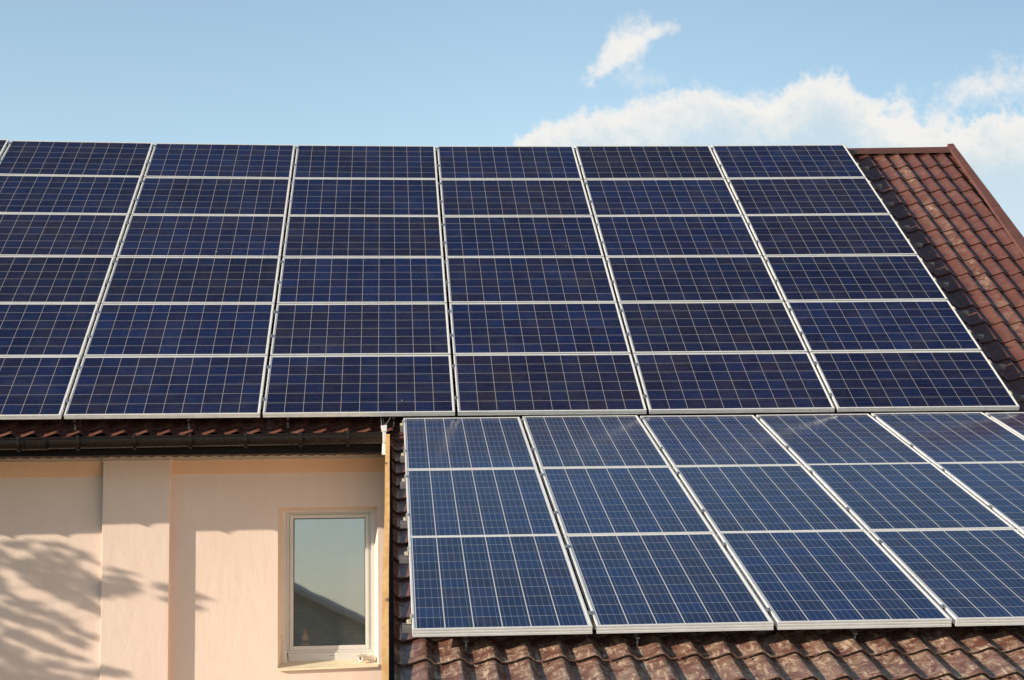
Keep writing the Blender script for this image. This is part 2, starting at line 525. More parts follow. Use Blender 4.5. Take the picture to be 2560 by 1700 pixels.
# ------------------------------------------------------------------ mesh helpers
class MB:
    """collects shapes into one mesh"""
    def __init__(s):
        s.v, s.f, s.uv = [], [], {}

    def quad(s, a, b, c, d):
        i = len(s.v)
        s.v += [a, b, c, d]
        s.f.append((i, i + 1, i + 2, i + 3))
        return s

    def box(s, x0, x1, y0, y1, z0, z1):
        i = len(s.v)
        s.v += [(x0, y0, z0), (x1, y0, z0), (x1, y1, z0), (x0, y1, z0), (x0, y0, z1), (x1, y0, z1), (x1, y1, z1), (x0, y1, z1)]
        for f in ((3, 2, 1, 0), (4, 5, 6, 7), (0, 1, 5, 4), (1, 2, 6, 5), (2, 3, 7, 6), (3, 0, 4, 7)):
            s.f.append(tuple(i + k for k in f))
        return s

    def hexa(s, p):
        """8 corners: bottom ring then top ring"""
        i = len(s.v)
        s.v += [tuple(q) for q in p]
        for f in ((3, 2, 1, 0), (4, 5, 6, 7), (0, 1, 5, 4), (1, 2, 6, 5), (2, 3, 7, 6), (3, 0, 4, 7)):
            s.f.append(tuple(i + k for k in f))
        return s

    def sweep_x(s, prof, x0, x1, dz0=0.0, dz1=0.0, closed=False, caps=False, n=1):
        """profile of (y,z) pulled along x"""
        k = len(prof)
        i = len(s.v)
        for j in range(n + 1):
            t = j / n
            for (y, z) in prof:
                s.v.append((x0 + (x1 - x0) * t, y, z + dz0 + (dz1 - dz0) * t))
        for j in range(n):
            for q in range(k if closed else k - 1):
                r = (q + 1) % k
                s.f.append((i + j * k + q, i + j * k + r, i + (j + 1) * k + r, i + (j + 1) * k + q))
        if caps:
            s.f.append(tuple(i + q for q in range(k)))
            s.f.append(tuple(i + n * k + q for q in reversed(range(k))))
        return s

    def tube(s, pts, r, seg=8, caps=True):
        pts = [Vector(p) for p in pts]
        rr = r if isinstance(r, (list, tuple)) else [r] * len(pts)
        i = len(s.v)
        prev = None
        for j, p in enumerate(pts):
            d = (pts[min(j + 1, len(pts) - 1)] - pts[max(j - 1, 0)]).normalized()
            if prev is None:
                a = d.orthogonal().normalized()
            else:
                a = (prev - d * prev.dot(d)).normalized()
            prev = a
            b = d.cross(a)
            for q in range(seg):
                t = 2 * math.pi * q / seg
                s.v.append(tuple(p + (a * math.cos(t) + b * math.sin(t)) * rr[j]))
        for j in range(len(pts) - 1):
            for q in range(seg):
                w = (q + 1) % seg
                s.f.append((i + j * seg + q, i + j * seg + w, i + (j + 1) * seg + w, i + (j + 1) * seg + q))
        if caps:
            s.f.append(tuple(i + q for q in reversed(range(seg))))
            s.f.append(tuple(i + (len(pts) - 1) * seg + q for q in range(seg)))
        return s

    def lathe(s, base, axis, prof, seg=20):
        """prof: (distance along axis, radius)"""
        axis = Vector(axis).normalized()
        base = Vector(base)
        return s.tube_prof(base, axis, prof, seg)

    def tube_prof(s, base, axis, prof, seg):
        a = axis.orthogonal().normalized()
        b = axis.cross(a)
        i = len(s.v)
        for (h, r) in prof:
            for q in range(seg):
                t = 2 * math.pi * q / seg
                s.v.append(tuple(base + axis * h + (a * math.cos(t) + b * math.sin(t)) * r))
        for j in range(len(prof) - 1):
            for q in range(seg):
                w = (q + 1) % seg
                s.f.append((i + j * seg + q, i + j * seg + w, i + (j + 1) * seg + w, i + (j + 1) * seg + q))
        s.f.append(tuple(i + q for q in reversed(range(seg))))
        s.f.append(tuple(i + (len(prof) - 1) * seg + q for q in range(seg)))
        return s

    def build(s, name, mat, parent=None, smooth=False, bevel=0.0, normals=True):
        me = bpy.data.meshes.new(name)
        off = parent_off(parent)
        me.from_pydata([(x - off[0], y - off[1], z - off[2]) for x, y, z in s.v], [], s.f)
        if normals:
            bm = bmesh.new()
            bm.from_mesh(me)
            bmesh.ops.recalc_face_normals(bm, faces=bm.faces)
            if bevel:
                bmesh.ops.bevel(bm, geom=list(bm.edges), offset=bevel, segments=2, affect='EDGES', profile=0.5)
            bm.to_mesh(me)
            bm.free()
        me.materials.append(mat)
        if smooth:
            for p in me.polygons:
                p.use_smooth = True
            try:
                me.set_sharp_from_angle(angle=R(38))
            except Exception:
                pass
        o = bpy.data.objects.new(name, me)
        C.objects.link(o)
        if parent is not None:
            o.parent = parent
        return o


OFF = {}


def parent_off(p):
    t = [0.0, 0.0, 0.0]
    while p is not None:
        o = OFF.get(p.name, (0, 0, 0))
        t = [t[k] + o[k] for k in range(3)]
        p = p.parent
    return t


def tag(o, label=None, cat=None, group=None, kind=None):
    if label:
        o['label'] = label
    if cat:
        o['category'] = cat
    if group:
        o['group'] = group
    if kind:
        o['kind'] = kind
    return o


def thing(name, label, cat, loc=(0, 0, 0), rot=(0, 0, 0), group=None, world_parts=True):
    """empty at the base of a thing; parts given in world coordinates when world_parts"""
    o = bpy.data.objects.new(name, None)
    o.empty_display_size = 0.1
    C.objects.link(o)
    o.location = loc
    o.rotation_euler = rot
    if world_parts:
        OFF[o.name] = tuple(loc)
    return tag(o, label, cat, group)


def inst(src, parent, matrix):
    c = src.copy()
    C.objects.link(c)
    c.parent = parent
    c.matrix_local = matrix
    return c


# ------------------------------------------------------------------ frames of the two roof slopes
TH1, TH2 = 0.6189, 0.3067
CW1, RH1 = 1.6648, 1.0286          # pitch of the landscape panels
CW2, RH2 = 1.0200, 1.6569          # pitch of the portrait panels
L0 = Vector((-0.4682, -0.0434, -0.0481))


def sag(x, s):
    """bows the slope up towards both ends, standing in for lens distortion"""
    return (0.0406 * s / 6.17 + 0.0045) * min(((x - 0.34) / 5.0) ** 2, 1.7)


def P1(x, s, h=0.0):
    """point on the main slope: x along the eave, s up the slope, h above the panel faces"""
    h = h + sag(x, s)
    return Vector((x, s * math.cos(TH1) - h * math.sin(TH1), s * math.sin(TH1) + h * math.cos(TH1)))


def P2(x, s, h=0.0):
    return Vector((x, L0.y + s * math.cos(TH2) - h * math.sin(TH2), L0.z + s * math.sin(TH2) + h * math.cos(TH2)))


WY = 0.78                          # wall face
PY = WY - 0.083                    # pilaster face
FY = 0.97                          # window frame plane
GZ = -6.0

# ------------------------------------------------------------------ ground
gm = MB()
N = 24
ext = [-3000, -900, -300, -120, -60, -40, -30, -20, -12, -6, 0, 6, 12, 20, 30, 40, 60, 120, 300, 900, 3000]
for i in range(len(ext) - 1):
    for j in range(len(ext) - 1):
        gm.quad((ext[i], ext[j], GZ), (ext[i + 1], ext[j], GZ), (ext[i + 1], ext[j + 1], GZ), (ext[i], ext[j + 1], GZ))
tag(gm.build('ground', M['ground']), kind='structure')

# ------------------------------------------------------------------ the house
house = thing('house', 'peach stuccoed house with brown metal tile roofs carrying the solar panels', 'house', (0.0, 3.0, GZ))
XL, XR = -6.95, 6.15               # gable walls
YB = 10.2

# front wall with a splayed window opening
OX0, OX1, OZ0, OZ1 = -1.575, -0.686, -2.200, -0.785
IX0, IX1, IZ0, IZ1 = -1.540, -0.723, -2.165, -0.822
WT = -0.27
w = MB()
xs = [XL, -3.11, -2.2, OX0, OX1, 0.4, XR]
zs = [GZ, OZ0, OZ1, WT]
for a in range(len(xs) - 1):
    for b in range(len(zs) - 1):
        if xs[a] == OX0 and zs[b] == OZ0:
            continue
        w.quad((xs[a], WY, zs[b]), (xs[a + 1], WY, zs[b]), (xs[a + 1], WY, zs[b + 1]), (xs[a], WY, zs[b + 1]))
o_ = [(OX0, OZ0), (OX1, OZ0), (OX1, OZ1), (OX0, OZ1)]
i_ = [(IX0, IZ0), (IX1, IZ0), (IX1, IZ1), (IX0, IZ1)]
for k in range(4):
    a, b = o_[k], o_[(k + 1) % 4]
    c, d = i_[(k + 1) % 4], i_[k]
    w.quad((a[0], WY, a[1]), (b[0], WY, b[1]), (c[0], FY + 0.01, c[1]), (d[0], FY + 0.01, d[1]))
# side and back walls (gables)
ridge_s = 6.40
RG = P1(0, ridge_s, -0.22)
zt = WT
for x in (XL, XR):
    w.quad((x, WY, GZ), (x, YB, GZ), (x, YB, zt), (x, WY, zt))
    i0 = len(w.v)
    w.v += [(x, WY, zt), (x, RG.y, RG.z), (x, YB, zt)]
    w.f.append((i0, i0 + 1, i0 + 2))
w.quad((XL, YB, GZ), (XR, YB, GZ), (XR, YB, zt), (XL, YB, zt))
w.build('wall', M['stucco'], house, normals=False)

pl = MB()
pl.box(-3.106, -2.519, PY, WY + 0.05, GZ, -0.352)
pl.build('pilaster', M['stucco'], house, bevel=0.004)
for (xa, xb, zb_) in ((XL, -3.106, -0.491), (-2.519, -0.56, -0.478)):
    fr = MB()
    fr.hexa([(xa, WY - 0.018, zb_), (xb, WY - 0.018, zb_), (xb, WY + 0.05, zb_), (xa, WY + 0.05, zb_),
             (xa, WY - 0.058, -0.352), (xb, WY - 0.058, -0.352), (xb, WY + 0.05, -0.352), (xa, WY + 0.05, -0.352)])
    fr.build('frieze', M['frieze_bounce'], house)

# cove strip under the soffit, stepping round the pilaster
mo = MB()
mo.box(XL, -3.108, WY - 0.064, WY + 0.05, -0.352, -0.322)
mo.box(-3.108, -2.517, PY - 0.016, WY + 0.05, -0.3525, -0.3215)
mo.box(-2.517, -0.60, WY - 0.064, WY + 0.05, -0.352, -0.322)
mo.build('cove_strip', M['mold'], house)

# soffit: ribbed sheet from the fascia back to the wall
sf = MB()
prof = []
x = XL
while x < -0.58:
    prof += [(x, -0.316), (x + 0.050, -0.316), (x + 0.058, -0.330), (x + 0.092, -0.330)]
    x += 0.1
i0 = len(sf.v)
for (x, z) in prof:
    sf.v += [(x, 0.165, z), (x, WY, z)]
for k in range(len(prof) - 1):
    sf.f.append((i0 + 2 * k, i0 + 2 * k + 2, i0 + 2 * k + 3, i0 + 2 * k + 1))
sf.build('soffit', M['soffit'], house)

fa = MB()
fa.box(XL - 0.2, -0.585, 0.150, 0.170, -0.333, -0.170)
fa.box(XL - 0.2, -0.585, 0.138, 0.156, -0.337, -0.326)
fa.build('fascia', M['fascia'], house)


# metal tile sheets
def wave(t, ex=1.25):
    """profile of one tile wave, t in 0..1 from crest to crest"""
    t %= 1.0
    if t < 0.27:
        return 0.5 + 0.5 * math.cos(math.pi * t / 0.27)
    u = ((t - 0.27) / 0.73) ** ex
    return 0.25 * u + 0.75 * (0.5 - 0.5 * math.cos(math.pi * u))


def tile_sheet(Pf, x0, x1, s0, s1, pitch, crest, course, step0, amp, base, drop, wearf, xend=None, res=12, ex=1.25):
    """stepped, waved sheet; base is the mean height of the trough line"""
    verts, faces, uvs, wear = [], [], [], []
    xs = []
    n = int(round((x1 - x0) / pitch * res))
    xs = [x0 + (x1 - x0) * k / n for k in range(n + 1)]
    k0 = math.floor((s0 - step0) / course)
    rows = []                       # (s, lift, v)
    k = k0
    while True:
        a = step0 + k * course
        b = a + course
        lo, hi = max(a, s0), min(b, s1)
        if lo >= s1:
            break
        if hi > lo + 1e-6:
            if lo == a and rows:
                # folded nose: dark undercut, thin lip, then the next course
                rows.append((a + 0.014, drop - 0.006, k - 0.001, 1))
                rows.append((a - 0.010, drop - 0.0055, k - 0.001, 1))
                rows.append((a - 0.0105, drop - 0.0005, k + 0.001, 0))
                rows.append((a - 0.007, drop + 0.0005, k + 0.001, 0))
                body = (lo + 0.03, lo + (hi - lo) * 0.5, hi)
            else:
                body = (lo, lo + (hi - lo) * 0.10, lo + (hi - lo) * 0.55, hi)
            for t in body:
                f = (t - a) / course
                rows.append((t + (0.014 if t == hi and hi < s1 else 0.0), drop * (1.0 - f), k + min(max(f, 0.001), 0.999), f))
        k += 1
    cols = len(xs)
    rg = random.Random(5)
    jit = {}
    for (s, lift, v, f) in rows:
        kk = math.floor(v)
        for x in xs:
            xx = x
            if xend is not None:
                xx = min(x, xend(s))
            ph = (xx - crest) / pitch
            h = base + amp * wave(ph, ex) + lift
            h += 0.0012 * math.sin(2.3 * xx + 5.1 * kk) + 0.001 * math.sin(9.7 * xx + kk)
            verts.append(tuple(Pf(xx, s, h)))
            uvs.append((ph, v))
            wear.append(wearf(xx, s, ph, v))
    for r in range(len(rows) - 1):
        for c in range(cols - 1):
            a = r * cols + c
            faces.append((a, a + 1, a + cols + 1, a + cols))
    return verts, faces, uvs, wear


def build_sheet(name, data, parent, thickness=0.0, label=None):
    verts, faces, uvs, wear = data
    off = parent_off(parent)
    me = bpy.data.meshes.new(name)
    me.from_pydata([(v[0] - off[0], v[1] - off[1], v[2] - off[2]) for v in verts], [], faces)
    uvl = me.uv_layers.new(name='UVMap')
    for lp in me.loops:
        uvl.data[lp.index].uv = uvs[lp.vertex_index]
    at = me.attributes.new('wear', 'FLOAT', 'POINT')
    at.data.foreach_set('value', wear)
    for p in me.polygons:
        p.use_smooth = True
    me.set_sharp_from_angle(angle=R(40))
    me.materials.append(M['tile'])
    o = bpy.data.objects.new(name, me)
    C.objects.link(o)
    o.parent = parent
    if label:
        o['label'] = label
    return o


def xin(s):
    return 6.375 - (6.41 - s) * 0.0405


def wear_up(x, s, ph, v):
    col = math.floor(ph)
    d = abs(x - (5.62 - 0.0 * s))
    a = max(0.0, 1.0 - d / 0.17)
    return min(1.0, a * 1.5) * (0.50 + 0.16 * math.sin(7 * s) + 0.14 * math.sin(17.3 * math.floor(v)))


PU, CU = 0.1896, -1.312
BASE1 = -0.214
up_sheet = tile_sheet(P1, XL - 0.2, 6.42, -0.012, 6.33, PU, CU, 0.362, 0.075, 0.038, BASE1, 0.017, wear_up,
                      xend=lambda s: xin(s) + 0.035, res=16, ex=1.5)
roof = build_sheet('roof', up_sheet, house, label='steep main roof of brown wavy metal tile')


def wear_lo(x, s, ph, v):
    if s > -4.6:
        return 0.22
    a = min(1.0, (-4.55 - s) / 0.25)
    return a * (0.62 if x < -0.38 else 0.95)


BASE2 = -0.168
LS0, LS1 = -6.9, 0.10
PL, CL = 0.1856, 0.731
lo_sheet = tile_sheet(P2, -0.556, 6.2, LS0, LS1, PL, CL, 0.3517, -5.09, 0.032, BASE2, 0.022, wear_lo, res=14)
roof2 = build_sheet('roof', lo_sheet, house, label='shallow lower roof of scuffed brown wavy metal tile')

# underlay decks so that no light leaks through the sheets, and the back slope
dk = MB()
a, b = P1(0.34, 0.05, BASE1 - 0.03), P1(0.34, 6.38, BASE1 - 0.03)
dk.quad((XL - 0.15, a.y, a.z), (6.2, a.y, a.z), (6.2, b.y, b.z), (XL - 0.15, b.y, b.z))
dk.quad((XL - 0.15, b.y, b.z), (6.3, b.y, b.z), (6.3, 2 * b.y - a.y, a.z), (XL - 0.15, 2 * b.y - a.y, a.z))
a, b = P2(0, LS0 + 0.05, BASE2 - 0.03), P2(0, 0.10, BASE2 - 0.03)
dk.quad((-0.605, a.y, a.z), (6.19, a.y, a.z), (6.19, b.y, b.z), (-0.605, b.y, b.z))
dk.build('roof_deck', M['soffit'], house)

# annex body below the lower roof
an = MB()
a, b = P2(0, LS0 + 0.4, BASE2 - 0.05), P2(0, 0.05, BASE2 - 0.05)
an.hexa([(-0.592, a.y, GZ), (6.1, a.y, GZ), (6.1, WY - 0.004, GZ), (-0.592, WY - 0.004, GZ),
         (-0.592, a.y, a.z), (6.1, a.y, a.z), (6.1, b.y, b.z), (-0.592, b.y, b.z)])
an.build('annex_wall', M['stucco'], house)

# ridge cap: folded sheet with small side flanges
rc = MB()
def ridge_profile(x0, x1, lift=0.0):
    n = 10
    rows = []
    for j in range(n + 1):
        x = x0 + (x1 - x0) * j / n
        q = [P1(x, 6.222, -0.163 + lift), P1(x, 6.232, -0.146 + lift), P1(x, 6.350, -0.138 + lift)]
        top = q[-1]
        pts = [(x, p.y, p.z) for p in q] + [(x, top.y + 0.03, top.z + 0.004)]
        pts += [(x, 2 * (top.y + 0.015) - p.y, p.z) for p in reversed(q[:2])]
        rows.append(pts)
    for j in range(n):
        for k in range(len(rows[0]) - 1):
            rc.quad(rows[j][k], rows[j + 1][k], rows[j + 1][k + 1], rows[j][k + 1])
ridge_profile(XL - 0.2, 2.1)
ridge_profile(2.08, 6.44, 0.003)
rc.build('ridge_cap', M['trim'], house)

# verge flashing on the right gable end: flat flange on top and a vertical leg
vf = MB()
for (sa, sb, l) in ((6.40, 4.55, 0.004), (4.57, 2.5, 0.0), (2.52, -0.05, -0.004)):
    pts = []
    for s in (sb, sa):
        xi, xo = xin(s), xin(s) + 0.064 + (6.41 - s) * 0.017
        ring = [P1(xi - 0.012, s, -0.156 + l), P1(xi, s, -0.134 + l), P1(xo, s, -0.120 + l), P1(xo + 0.012, s, -0.130 + l),
                P1(xo + 0.012, s, -0.300), P1(xo, s, -0.300)]
        pts.append(ring)
    for k in range(5):
        vf.quad(tuple(pts[0][k]), tuple(pts[0][k + 1]), tuple(pts[1][k + 1]), tuple(pts[1][k]))
    vf.f.append(tuple(len(vf.v) + k for k in range(4)))
    vf.v += [tuple(p) for p in pts[1][1:5]]
vf.build('verge_flashing', M['trim'], house)
# small raised end piece where ridge and verge meet
ec = MB()
p = [P1(6.37, 6.325, -0.130), P1(6.446, 6.325, -0.122), P1(6.446, 6.41, -0.122), P1(6.37, 6.41, -0.128)]
ec.hexa([tuple(q) for q in p] + [tuple(q + Vector((0, -0.002, 0.005))) for q in p])
ec.build('ridge_end', M['trim'], house, bevel=0.004)

# roofing screws under each step (small dark heads with a washer)
sc0 = MB()
sc0.tube_prof(Vector((0, 0, 0)), Vector((0, 0, 1)), [(0, 0.0105), (0.003, 0.0105), (0.0035, 0.006), (0.009, 0.0055)], 8)
scr = sc0.build('screw', M['trim'], None)
first = True
def add_screw(par, p, th):
    global first
    off = parent_off(par)
    mt = Matrix.Translation(p - Vector(off)) @ Matrix.Rotation(th, 4, 'X')
    if first:
        scr.parent = par
        scr.matrix_local = mt
        first = False
    else:
        inst(scr, par, mt)
rs = random.Random(3)
for k in range(18):
    s = 0.075 + 0.362 * k - 0.035
    if s < 2.6:
        continue
    for j in range(3):
        ph = 36 + (k + j * 2) % 6
        x = CU + PU * (ph + 0.42)
        if 5.15 < x < xin(s) - 0.03:
            add_screw(house, P1(x, s, BASE1 + 0.026), TH1)
for k in range(-4, 15):
    s = -5.09 + 0.3517 * k - 0.035
    ph = -6 - 0.58
    add_screw(house, P2(CL + PU * (-6 - 0.52), s, BASE2 + 0.026), TH2)
for k in (-1, 0):
    for j in range(-5, 10, 2):
        s = -5.09 + 0.3517 * k - 0.035
        add_screw(house, P2(CL + PU * (j + 0.45 + (k % 2)), s, BASE2 + 0.026), TH2)

# gutter with roll lip, brackets and a joint sleeve
GSL = 0.0066
def gz(x):
    return GSL * (x + 1.3)
gp = [(0.120, -0.168), (0.120, -0.235), (0.108, -0.256), (0.085, -0.268), (0.010, -0.270), (-0.012, -0.262), (-0.024, -0.245), (-0.028, -0.225), (-0.029, -0.188)]
lip = [(-0.029 - 0.008 + 0.009 * math.cos(t), -0.180 + 0.009 * math.sin(t)) for t in [math.pi * (-0.1 + 0.2 * k) for k in range(9)]]
gu = MB()
gu.sweep_x(gp + lip, XL - 0.2, -0.638, gz(XL - 0.2), gz(-0.638), n=20)
i0 = len(gu.v)
gu.v += [(-0.638, y, z + gz(-0.638)) for (y, z) in gp]
gu.f.append(tuple(range(i0, i0 + len(gp))))
gutter = gu.build('gutter', M['gutter'], house, smooth=True)
bx = [-3.683, -3.191, -2.724, -2.258, -1.793, -1.330, -0.930, -4.15, -4.62, -5.09, -5.56, -6.03, -6.50]
def grow(pr, d):
    cy, cz = 0.045, -0.215
    out = []
    for (y, z) in pr:
        v = Vector((y - cy, z - cz))
        v = v * (1 + d / v.length)
        out.append((cy + v.x, cz + v.y))
    return out
for x in bx:
    b = MB()
    o1 = grow(gp, 0.0035)
    o2 = grow(gp, 0.0085)
    ring = o1 + [(-0.034, -0.166), (-0.052, -0.166), (-0.052, -0.19)] + list(reversed(o2))
    b.sweep_x(ring, x - 0.0125, x + 0.0125, gz(x), gz(x), closed=True)
    for sx in (-1, 1):
        i0 = len(b.v)
        b.v += [(x + sx * 0.0125, y, z + gz(x)) for (y, z) in o1] + [(x + sx * 0.0125, y, z + gz(x)) for (y, z) in o2]
        n = len(o1)
        for k in range(n - 1):
            b.f.append((i0 + k, i0 + k + 1, i0 + n + k + 1, i0 + n + k))
    b.box(x - 0.010, x + 0.013, -0.016, 0.012, -0.288 + gz(x), -0.2755 + gz(x))
    b.box(x - 0.0135, x + 0.0135, -0.050, -0.022, -0.192 + gz(x), -0.160 + gz(x))
    b.build('bracket', M['gutter'], gutter)
sl = MB()
sl.sweep_x(grow(gp, 0.006), -3.655, -3.445, gz(-3.655), gz(-3.445))
for x in (-3.645, -3.462):
    sl.sweep_x(grow(gp, 0.011), x - 0.009, x + 0.009, gz(x), gz(x))
sl.build('joint_sleeve', M['gutter'], gutter, smooth=True)

# ------------------------------------------------------------------ window (part of the house)
def ring_mesh(x0, x1, z0, z1, wl, wr, wb, wtp, y0, y1, bev=0.003):
    b = MB()
    b.box(x0, x0 + wl, y0, y1, z0, z1)
    b.box(x1 - wr, x1, y0, y1, z0, z1)
    b.box(x0 + wl, x1 - wr, y0 + 0.0004, y1, z1 - wtp, z1)
    b.box(x0 + wl, x1 - wr, y0 + 0.0004, y1, z0, z0 + wb)
    return b
win = MB()
win.box(IX0 - 0.01, IX0 + 0.026, FY - 0.022, FY + 0.07, IZ0, IZ1 + 0.01)
win.box(IX1 - 0.026, IX1 + 0.012, FY - 0.022, FY + 0.07, IZ0, IZ1 + 0.01)
win.box(IX0 + 0.026, IX1 - 0.026, FY - 0.0215, FY + 0.07, IZ1 - 0.012, IZ1 + 0.01)
# rebate
win.box(IX0 + 0.026, IX0 + 0.056, FY + 0.016, FY + 0.07, -2.085, IZ1 - 0.012)
win.box(IX1 - 0.048, IX1 - 0.026, FY + 0.016, FY + 0.07, -2.085, IZ1 - 0.012)
win.box(IX0 + 0.056, IX1 - 0.048, FY + 0.0165, FY + 0.07, IZ1 - 0.030, IZ1 - 0.012)
win.box(IX0 + 0.030, IX1 - 0.030, FY + 0.002, FY + 0.07, -2.086, -2.066)
window = win.build('window', M['white'], house, bevel=0.002)
SX0, SX1, SZ0, SZ1 = -1.486, -0.767, -2.066, -0.850
GX0, GX1, GZ0, GZ1 = -1.449, -0.801, -2.026, -0.885
sa = MB()
sa.box(SX0 + 0.003, GX0, FY + 0.006, FY + 0.07, SZ0, SZ1)
sa.box(GX1, SX1 - 0.003, FY + 0.006, FY + 0.07, SZ0, SZ1)
sa.box(GX0, GX1, FY + 0.0065, FY + 0.07, GZ1, SZ1 - 0.003)
sa.box(GX0, GX1, FY + 0.0065, FY + 0.07, SZ0, GZ0)
sa.build('sash', M['white'], window, bevel=0.005)
ga = MB()
gw = 0.006
ga.box(GX0, GX0 + gw, FY + 0.014, FY + 0.05, GZ0, GZ1)
ga.box(GX1 - gw, GX1, FY + 0.014, FY + 0.05, GZ0, GZ1)
ga.box(GX0 + gw, GX1 - gw, FY + 0.0145, FY + 0.05, GZ1 - gw, GZ1)
ga.box(GX0 + gw, GX1 - gw, FY + 0.0145, FY + 0.05, GZ0, GZ0 + 0.004)
ga.build('gasket', M['gasket'], window)
gp_ = MB()
gp_.quad((GX0, FY + 0.019, GZ0), (GX1, FY + 0.019, GZ0), (GX1, FY + 0.048, GZ1), (GX0, FY + 0.048, GZ1))
gp_.build('pane', M['glass'], window, normals=False)
vp = MB()
vp.box(IX0 + 0.046, IX1 + 0.004, FY - 0.006, FY + 0.07, -2.162, -2.0865)
vb = vp.build('sill_panel', M['white'], window, bevel=0.002)
for k in range(3):
    hl = MB()
    hl.tube_prof(Vector((-1.117 + 0.011 * k, FY - 0.0085, -2.114)), Vector((0, 1, 0)), [(0, 0.0033), (0.004, 0.0033)], 8)
    hl.build('drain_hole', M['gasket'], window)
si = MB()
si.hexa([(OX0 - 0.002, WY - 0.036, -2.224), (OX1 + 0.002, WY - 0.036, -2.206), (OX1 + 0.002, FY, -2.186), (OX0 - 0.002, FY, -2.192),
         (OX0 - 0.002, WY - 0.036, -2.211), (OX1 + 0.002, WY - 0.036, -2.190), (OX1 + 0.002, FY, -2.152), (OX0 - 0.002, FY, -2.158)])
si.build('sill', M['sill'], window, bevel=0.002)
cv = MB()
cv.hexa([(-1.552, FY - 0.060, -2.192), (-1.492, FY - 0.060, -2.192), (-1.492, FY - 0.013, -2.180), (-1.552, FY - 0.013, -2.180),
         (-1.546, FY - 0.035, -1.985), (-1.518, FY - 0.035, -1.985), (-1.518, FY - 0.013, -1.985), (-1.546, FY - 0.013, -1.985)])
cv.build('jamb_cover', M['white'], window, bevel=0.006)
# dark room behind the glass
rm = MB()
rx0, rx1, ry1, rz0, rz1 = -2.6, -0.1, 3.6, -3.0, -0.45
ry0 = FY + 0.075
rm.quad((rx0, ry1, rz0), (rx1, ry1, rz0), (rx1, ry1, rz1), (rx0, ry1, rz1))
rm.quad((rx0, ry0, rz0), (rx0, ry1, rz0), (rx0, ry1, rz1), (rx0, ry0, rz1))
rm.quad((rx1, ry0, rz0), (rx1, ry1, rz0), (rx1, ry1, rz1), (rx1, ry0, rz1))
rm.quad((rx0, ry0, rz0), (rx1, ry0, rz0), (rx1, ry1, rz0), (rx0, ry1, rz0))
rm.quad((rx0, ry0, rz1), (rx1, ry0, rz1), (rx1, ry1, rz1), (rx0, ry1, rz1))
rm.quad((rx0, ry0, rz0), (-1.50, ry0, rz0), (-1.50, ry0, rz1), (rx0, ry0, rz1))
rm.quad((-0.76, ry0, rz0), (rx1, ry0, rz0), (rx1, ry0, rz1), (-0.76, ry0, rz1))
rm.quad((-1.50, ry0, rz0), (-0.76, ry0, rz0), (-0.76, ry0, -2.07), (-1.50, ry0, -2.07))
rm.build('room', M['room'], house, normals=False)
bd = MB()
bd.box(-1.52, -0.74, ry0 - 0.003, ry0 + 0.20, -2.078, -2.056)
bd.build('window_board', M['white'], house, bevel=0.003)

# ------------------------------------------------------------------ things at the window
bo = thing('bottle', 'orange plastic bottle with red cap and dark label standing behind the window glass', 'bottle', (-1.352, 1.095, -2.056))
b = MB()
bp = Vector((-1.352, 1.095, -2.056))
b.tube_prof(bp, Vector((0, 0, 1)), [(0, 0.036), (0.004, 0.040), (0.10, 0.040), (0.118, 0.033), (0.130, 0.018), (0.140, 0.015)], 24)
b.build('body', M['orange'], bo, smooth=True)
b = MB()
b.tube_prof(bp, Vector((0, 0, 1)), [(0.141, 0.017), (0.172, 0.016), (0.176, 0.012)], 20)
b.build('cap', M['red'], bo, smooth=True)
b = MB()
b.tube_prof(bp + Vector((0, 0, 0.045)), Vector((0, 0, 1)), [(0, 0.0406), (0.034, 0.0406)], 24)
b.build('paper_label', M['label'], bo, smooth=True)
bo2 = thing('bottle', 'dark navy bottle half hidden beside the orange one behind the window glass', 'bottle', (-1.396, 1.150, -2.056))
b = MB()
bp = Vector((-1.396, 1.150, -2.056))
b.tube_prof(bp, Vector((0, 0, 1)), [(0, 0.024), (0.003, 0.027), (0.12, 0.027), (0.145, 0.014), (0.155, 0.012)], 20)
b.build('body', M['navy'], bo2, smooth=True)
b = MB()
b.tube_prof(bp, Vector((0, 0, 1)), [(0.156, 0.016), (0.188, 0.015)], 16)
b.build('cap', M['navy'], bo2, smooth=True)

# small camera lying at the right end of the sill
sillz = -2.178
sc_t = thing('security_camera', 'small white security camera with round lens on right end of the window sill', 'camera', (-0.80, 0.86, sillz))
ax = Vector((-0.80, -0.58, 0.02)).normalized()
front = Vector((-0.845, 0.815, -2.132))
b = MB()
b.tube_prof(front, -ax, [(0.0, 0.029), (0.006, 0.0335), (0.035, 0.0335), (0.05, 0.029), (0.052, 0.024), (0.095, 0.024), (0.097, 0.029), (0.135, 0.029), (0.142, 0.02)], 24)
b.build('body', M['camwhite'], sc_t, smooth=True)
b = MB()
b.tube_prof(front + ax * 0.0015, -ax, [(0.0, 0.010), (0.0, 0.020), (0.003, 0.020)], 20)
b.build('lens', M['lens'], sc_t, smooth=True)
b = MB()                              # sun visor: curved shell over the front half
side = ax.cross(Vector((0, 0, 1))).normalized()
upd = side.cross(ax).normalized()
i0 = len(b.v)
K = 9
for (d, r) in ((0.022, 0.036), (-0.055, 0.036), (-0.055, 0.0335), (0.022, 0.0335)):
    for k in range(K):
        t = math.pi * (0.12 + 0.76 * k / (K - 1))
        b.v.append(tuple(front + ax * d + (side * math.cos(t) + upd * math.sin(t)) * r))
for j in range(4):
    for k in range(K - 1):
        jj = (j + 1) % 4
        b.f.append((i0 + j * K + k, i0 + j * K + k + 1, i0 + jj * K + k + 1, i0 + jj * K + k))
b.build('visor', M['camwhite'], sc_t, smooth=True)
b = MB()
bc = front - ax * 0.075
